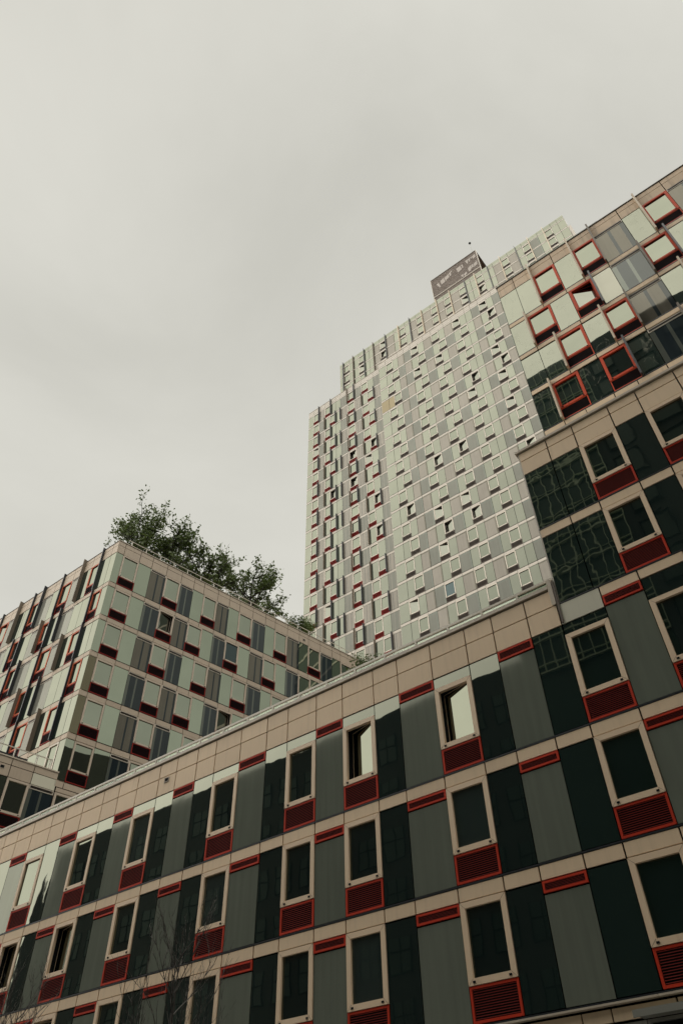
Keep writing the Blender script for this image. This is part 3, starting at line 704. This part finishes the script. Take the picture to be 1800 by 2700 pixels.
for Fc, a_, c_ in ((TR, trb[0] * k1, -14.6), (TL, tlb[0] * k2, -36.95)):      # storeys hidden behind the front buildings
    b = MB(); b.box(a_, c_, .02, .9, -1.6, 48.6, 'beige_dimmed')
    for i in range(15): b.box(a_ + .1, c_ - .1, 0.0, .03, 46.0 - 3.04 * i, 48.62 - 3.04 * i, 'glass')
    Fc.put('lower_storeys', b.mesh('lower_storeys'), 0, 0, kind='stuff')
TL.core(tlb[0] * k2, -36.9, -1.6, 104.87, 30)
TL.block('coping', tlb[0] * k2, -36.9, -.04, .95, 104.885, 104.93, 'coping_metal')
# the 300 lowest, largest-looking spandrels are parts; the rest of them one part
spandrels.sort(key=lambda q: q[3])
for Fc, a, c, z0, z1, mt in spandrels[:300]: Fc.panel('spandrel_panel', a, c, z0, z1, mt, g=.018)
for Fc in (TR, TL):
    b = MB()
    for F_, a, c, z0, z1, mt in spandrels[300:]:
        if F_ is Fc: b.box(a + .018, c - .018, 0, .05, z0 + .018, z1 - .018, mt)
    Fc.put('spandrel_panel', b.mesh('spandrel_panels'), 0, 0, kind='stuff')
# set-back top storeys
k3 = 62.8
TT = Facade(tower, 0, k3)
ttb = [(-.7635, 'D', 0), (-.7500, 'W', 'fin_navy'), (-.7290, 'D', 0), (-.7134, 'D', 'fin_brown'), (-.6945, 'W', 0), (-.6735, 'D', 'fin_navy'), (-.6571, 'D', 0), (-.6404, 'G', 'fin_brown'), (-.6189, 'W', 0),
       (-.5970, 'G', 'fin_navy'), (-.5687, 'D', 0), (-.5519, 'W', 'fin_gold'), (-.5305, 'D', 0), (-.5127, 'G', 'fin_navy'), (-.4925, 'W', 0), (-.4720, 'G', 'fin_gold'), (-.4432, 'W', 0), (-.4221, 'G', 'fin_gold'), (-.4000, 'W', 0),
       (-.3785, 'G', 'fin_gold'), (-.3515, 'W', 0), (-.3300, 'D', 'fin_navy'), (-.3140, 'D', 0), (-.2980, 'W', 'fin_gold'), (-.2770, 'D', 0), (-.2590, 'D', 'fin_navy'), (-.2440, 'G', 0), (-.2204, 'W', 'fin_gold'), (-.1990, 'G', 0),
       (-.1740, 'D', 'fin_navy'), (-.1570, 'W', 0), (-.1362, 'G', 'fin_gold'), (-.1110, 'D', 0), (-.0932, 'W', 'fin_gold'), (-.0725, 'D', 0), (-.0552, 'D', 0), (-.0360, None, 0)]
for r, zb in enumerate((116.0, 113.0, 110.0)):
    zt = zb + 2.62
    for i in range(len(ttb) - 1):
        a, c = ttb[i][0] * k3, ttb[i + 1][0] * k3; t_ = ttb[i][1]
        if t_ == 'D': TT.glass(a, c, zb + .02, zt, 'glass', .025)
        elif t_ == 'G': TT.bordered(a, c, zb + .02, zt, 0 if i < 20 else (i % 2))
        else: TT.window(a, c, zb, zt, 'white_frame', 'slat_bronze', 'slat_bronze', 6, 0.62, 0.10, {(0, 8): 'L', (1, 8): 'R', (1, 4): 'L', (1, 20): 'L', (1, 23): 'R'}.get((r, i)), 'pane', gfw=.05)
        TT.panel('spandrel_panel', a, c, zt, zt + .38 if r else zt + .30, 'beige_dimmed', g=.02)
        if ttb[i][2]: TT.fin(a, zb, zb + 3.0 if r else zb + 4.15, ttb[i][2], .30, .10)
for i in range(len(ttb) - 1):
    a, c = ttb[i][0] * k3, ttb[i + 1][0] * k3
    TT.panel('parapet_panel', a, c, 118.92, 119.55, 'glass', g=.02); TT.panel('parapet_panel', a, c, 119.55, 120.1, 'glass', g=.02)
TT.core(ttb[0][0] * k3, ttb[-1][0] * k3, 104, 120.1, 22)
TT.block('side_bay', ttb[-1][0] * k3 + .05, ttb[-1][0] * k3 + .45, .1, 6, 108, 116.05, 'beige_dimmed')
# louvred plant room on the roof
kp = 65.0
PH = Facade(tower, 0, kp)
px0, px1 = -.4255 * kp, -.2762 * kp
b = MB(); b.box(px0, px1, .10, 14, 119, 131.9, 'louvre_brown', back=True); PH.put('plant_room_wall', b.mesh('plant_room_wall'), 0, 0)
b = MB()
nz = 84
for i in range(nz):
    z_ = 119.2 + i * (12.7 / nz)
    b.quad([(px0, 0.0, z_), (px1, 0.0, z_), (px1, .02, z_ + .105), (px0, .02, z_ + .105)], 'louvre_brown')
    b.quad([(px1 + .1, 0.1, z_), (px1 + .1, 14, z_), (px1 + .01, 14, z_ + .12), (px1 + .01, .1, z_ + .12)], 'louvre_brown')
PH.put('louvre_slats', b.mesh('louvre_slats'), 0, 0)
b = MB()
b.box(px0 - .05, px1 + .05, -.06, .02, 125.42, 125.6, 'beige_dimmed'); b.box(px0 - .1, px0, -.05, .1, 119, 131.9, 'beige_dimmed'); b.box(px1, px1 + .14, -.05, .1, 119, 131.95, 'beige_dimmed')
b.box(px0 - .08, px1 + .12, -.05, .12, 131.9, 131.98, 'slat_bronze'); PH.put('corner_trim', b.mesh('corner_trim'), 0, 0)
# pale patches on the louvre screen, each its own piece: (s0, s1, z0, z1) in fractions of the front above the rail
def pz(f): return 125.6 + f * 6.3
def pxx(f): return px0 + f * (px1 - px0)
for poly in ([(.10, .60), (.155, .62), (.175, .36), (.155, .33)], [(.185, .66), (.275, .70), (.285, .44), (.195, .42), (.2, .5)], [(.285, .68), (.38, .74), (.385, .54), (.33, .5), (.30, .45)],
             [(.39, .74), (.47, .83), (.465, .76), (.435, .72), (.43, .58), (.40, .54)], [(.55, .72), (.645, .75), (.66, .50), (.575, .46)], [(.66, .74), (.69, .75), (.70, .53), (.675, .52)],
             [(.76, .80), (.82, .82), (.81, .70), (.80, .58), (.78, .6)], [(.82, .79), (.87, .84), (.855, .66), (.83, .62)], [(.875, .80), (.90, .82), (.905, .72), (.885, .70)], [(.91, .80), (.975, .86), (.975, .66), (.915, .62)],
             [(.60, .20), (.66, .22), (.655, .04), (.63, .10)], [(.67, .17), (.73, .22), (.735, .10), (.68, .02)], [(.77, .32), (.83, .40), (.85, .24), (.82, .12), (.78, .12)], [(.845, .36), (.885, .40), (.89, .2), (.855, .2)], [(.895, .36), (.975, .42), (.97, .22), (.90, .18)]):
    b = MB(); pts = [(pxx(x), -.015, pz(z)) for x, z in poly]
    b.quad(pts[::-1], 'louvre_patch'); b.quad([(p[0], -.005, p[2]) for p in pts], 'louvre_patch')
    PH.put('screen_patch', b.mesh('screen_patch'), 0, 0)
b = MB(); sx = -.2847 * (kp + 1); b.bar((sx, 1, 131.8), (sx, 1, 137.6), .035, .025, 'steel', 6)
PH.put('mast', b.mesh('mast'), 0, 0)
bm = bmesh.new(); bmesh.ops.create_icosphere(bm, subdivisions=2, radius=.24); me = bpy.data.meshes.new('beacon'); bm.to_mesh(me); bm.free(); me.materials.append(MATS['black'])
PH.put('beacon', me, sx, 137.75, 1.0)

# ================================================================== across the street (mirrored in the glass)
def opp(name, label, x0, x1, y0, y1, z1, mat):
    t = thing(name, label, 'building', ((x0 + x1) / 2, (y0 + y1) / 2, 0))
    b = MB(); b.box(x0, x1, y0, y1, 0, z1, mat, back=True); link('wall', b.mesh('wall'), t, -t.location)
    return t
t = opp('brick_building', 'low dark brick building across the street, mirrored in the lower panes', -68.4, -17.02, -26, -6, 29.9 + H, 'brick_dark')
for fl in range(9):
    for k in range(21):
        def mk():
            b = MB(); b.box(0, 1.5, 0, .10, 0, 1.9, 'window_far', back=True)
            for a in ((-.06, .0, -.06, 1.96), (1.5, 1.56, -.06, 1.96), (.72, .78, 0, 1.9)): b.box(a[0], a[1], .1, .13, a[2], a[3], 'black', back=True)
            b.box(0, 1.5, .1, .13, 1.1, 1.16, 'black', back=True)
            return b.mesh('window')
        if fl * 21 + k < 300: link('window', cached('oppwin', mk), t, Vector((-67.6 + k * 2.4, -6.05, 1.2 + fl * 3.3)) - t.location)
t = opp('glass_tower', 'dark glass tower with a pale grid across the street, mirrored in the stepped floors', -17, -7.0, -34, -6, 69.4 + H, 'tower_glass_far')
b = MB()
for k in range(18):
    z_ = 28 + H + k * 2.45
    if z_ > 70: break
    b.box(-17, -7, -6, -5.8, z_, z_ + .10, 'mullion_pale', back=True)
    b.box(-17, -7, -6, -5.85, z_ + .55, z_ + .61, 'mullion_pale', back=True)
for k in range(13):
    x = -17 + k * 0.83; b.box(x, x + .05, -6, -5.82, 28 + H, 69 + H, 'mullion_pale', back=True)
link('curtain_wall_grid', b.mesh('curtain_wall_grid'), t, -t.location)
t = opp('masonry_building', 'dark masonry block with pale window trim across the street, mirrored in the upper floors', -6.98, 40, -34, -6, 69.4 + H, 'masonry_dark')
for fl in range(20):
    for k in range(12):
        def mk():
            b = MB(); b.box(0, 1.9, 0, .08, 0, 2.1, 'window_far', back=True); frame_boxes(b, -.14, 2.04, -.14, 2.24, .14, .0, .14, 'trim_pale')
            b.box(-.14, 2.04, 0.05, .14, -.14, 2.24, 'window_far', back=True) if False else None
            return b.mesh('window')
        link('window', cached('oppwin2', mk), t, Vector((-6.2 + k * 3.8, -6.02, 3 + fl * 3.3)) - t.location)
t = thing('church_tower', 'far church tower with a pointed spire, mirrored at the left end of the low building', 'church', (-158, -60, 0))
b = MB(); b.box(-158.8, -157.2, -61, -59, 0, 56, 'stone_dark', back=True)
link('tower_shaft', b.mesh('tower_shaft'), t, -t.location)
b = MB()
cx, cy = -158.0, -60
for i in range(8):
    a0, a1 = 2 * math.pi * i / 8, 2 * math.pi * (i + 1) / 8
    b.quad([(cx + 1.3 * math.cos(a0), cy + 1.3 * math.sin(a0), 55.9), (cx + 1.3 * math.cos(a1), cy + 1.3 * math.sin(a1), 55.9), (cx, cy, 66)], 'stone_dark')
link('spire', b.mesh('spire'), t, -t.location)

# ================================================================== trees
def tree(name, label, base, height, spread, n_leaf, seed, leaf=0.16, trunk=0.14, low=0.25, group=None, aim=(0, 0), plumes=9):
    rg = random.Random(seed)
    t = thing(name, label, 'tree', base, group=group)
    tr = MB(); lv = MB(); tips = []
    top = Vector((aim[0] * .5, aim[1] * .5, height * 0.55))
    pts = [Vector((0, 0, 0)), Vector((rg.uniform(-.1, .1), rg.uniform(-.1, .1), height * .28)), top]
    tr.bar(pts[0], pts[1], trunk, trunk * .8, 'bark', 7); tr.bar(pts[1], pts[2], trunk * .8, trunk * .4, 'bark', 7)
    def limb(p, d, length, r, lvl):
        q = p
        segs = 4
        for s_ in range(segs):
            d = (d + Vector((rg.uniform(-.28, .28), rg.uniform(-.28, .28), rg.uniform(-.10, .26)))).normalized()
            n_ = q + d * length / segs
            tr.bar(q, n_, r * (1 - s_ / segs * .7), r * (1 - (s_ + 1) / segs * .7), 'bark', 5)
            if lvl < 2:
                for _ in range(2 if lvl == 0 else 1):
                    dd = (d + Vector((rg.uniform(-1, 1), rg.uniform(-1, 1), rg.uniform(-.35, .7)))).normalized()
                    limb(n_, dd, length * rg.uniform(.38, .6), r * .5, lvl + 1)
            if lvl >= 1 or s_ >= 2: tips.append((n_, lvl))
            q = n_
    for k in range(plumes):
        f = low + (0.92 - low) * k / plumes
        p = pts[1].lerp(pts[2], max(0, min(1, (f * height - height * .28) / (height * .30)))) if f * height > height * .28 else Vector((0, 0, f * height))
        an = k * 2.4 + rg.uniform(-.4, .4)
        el = rg.uniform(.12, .55) + k / plumes * .40
        d = Vector((math.cos(an) * math.cos(el), math.sin(an) * math.cos(el), math.sin(el))) + Vector((aim[0], aim[1], 0)) * .15
        limb(p, d.normalized(), spread * rg.uniform(.75, 1.2), trunk * .38, 0)
    link('trunk', tr.mesh('trunk'), t)
    per = max(1, n_leaf // max(1, len(tips)))
    for p, lvl in tips:
        dens = rg.choice((0, .2, .6, 1.3, 2.0, 2.6))
        for _ in range(int(per * dens)):
            c = p + Vector((rg.gauss(0, .17), rg.gauss(0, .17), rg.gauss(0, .15)))
            s_ = leaf * rg.uniform(.6, 1.35)
            u = Vector((rg.gauss(0, 1), rg.gauss(0, 1), rg.gauss(0, .7))).normalized(); v = u.orthogonal().normalized()
            v = (v * math.cos(1.0) + u.cross(v) * math.sin(rg.uniform(-2, 2))).normalized()
            lv.quad([c - u * s_ * .55, c + v * s_ * .34, c + u * s_ * .6, c - v * s_ * .34], 'leaf')
    link('crown', lv.mesh('crown'), t)
    return t
def onroof(tt_, ins, z=39.6):
    p = LR.o + LR.ex * tt_ + LR.iy * ins; return (p.x, p.y, z + H)
G_ = 'trees in a row on the corner building roof'
tree('roof_tree', 'leafy roof tree nearest the corner of the left building', onroof(2.6, 2.7), 5.6, 2.7, 6200, 31, .22, .15, .10, G_, (-.3, 0), 13)
tree('roof_tree', 'second leafy roof tree from the corner, tallest of the left pair', onroof(5.6, 2.8), 6.4, 2.6, 5600, 44, .22, .15, .10, G_, (0, 0), 12)
tree('roof_tree', 'middle leafy roof tree above the parapet, with its trunk showing', onroof(9.1, 2.6), 5.0, 2.5, 4800, 12, .22, .21, .10, G_, (0, 0), 12)
tree('roof_tree', 'leafy roof tree at the far end of the row, wide and full', onroof(13.9, 2.6), 6.2, 2.9, 6800, 21, .22, .21, .10, G_, (0, 0), 14)
tree('roof_shrub', 'small green shrub behind the roof railing against the tower edge', onroof(19.4, 2.3), 3.9, 1.1, 3600, 5, .16, .06, .3, None, (0, 0), 8)
tree('roof_shrub', 'bushy shrub standing behind the glass guard rail of the low roof', (-14.35, 20.3, 14.7 + H), 3.0, .62, 3200, 8, .09, .04, .45, None, (0, 0), 10)

def bare_tree(label, base, height, seed):
    rg = random.Random(seed)
    t = thing('bare_tree', label, 'tree', base, group='bare street trees')
    tr = MB(); br = MB()
    tr.bar((0, 0, 0), (0.02, 0, height * .5), .06, .035, 'bark', 7); tr.bar((0.02, 0, height * .5), (0.0, .02, height * .97), .035, .006, 'bark', 6)
    link('trunk', tr.mesh('trunk'), t)
    def twig(p, d, length, r, lvl):
        q = p
        for s_ in range(5):
            d = (d + Vector((rg.uniform(-.16, .16), rg.uniform(-.16, .16), rg.uniform(0, .16)))).normalized()
            n_ = q + d * length / 5
            br.bar(q, n_, r * (1 - s_ * .16), r * (1 - (s_ + 1) * .16), rg.choice(('bark', 'bark', 'bark_grey')), 4)
            if lvl < 2 and s_ > 0:
                for sg in ((1,) if rg.random() < .6 else (1, -1)):
                    dd = (d + Vector((rg.uniform(-.8, .8), rg.uniform(-.8, .8), rg.uniform(.1, .5)))).normalized()
                    twig(n_, dd, length * rg.uniform(.35, .6), r * .55, lvl + 1)
            q = n_
    for k in range(17):
        f = .42 + .50 * k / 17
        an = k * 2.4; el = rg.uniform(.75, 1.1)
        twig(Vector((0, 0, f * height)), Vector((math.cos(an) * math.cos(el), math.sin(an) * math.cos(el), math.sin(el))), (1.05 - f * .75) * height * .38, .014, 0)
    link('branches', br.mesh('branches'), t)
bare_tree('slender bare street tree with thin upright twigs, the taller one nearer the middle', (-14.95, 13.0, 0.13), 7.55, 4)
bare_tree('bare street tree whose twigs just reach in at the bottom left corner', (-21.0, 13.0, 0.13), 7.15, 9)
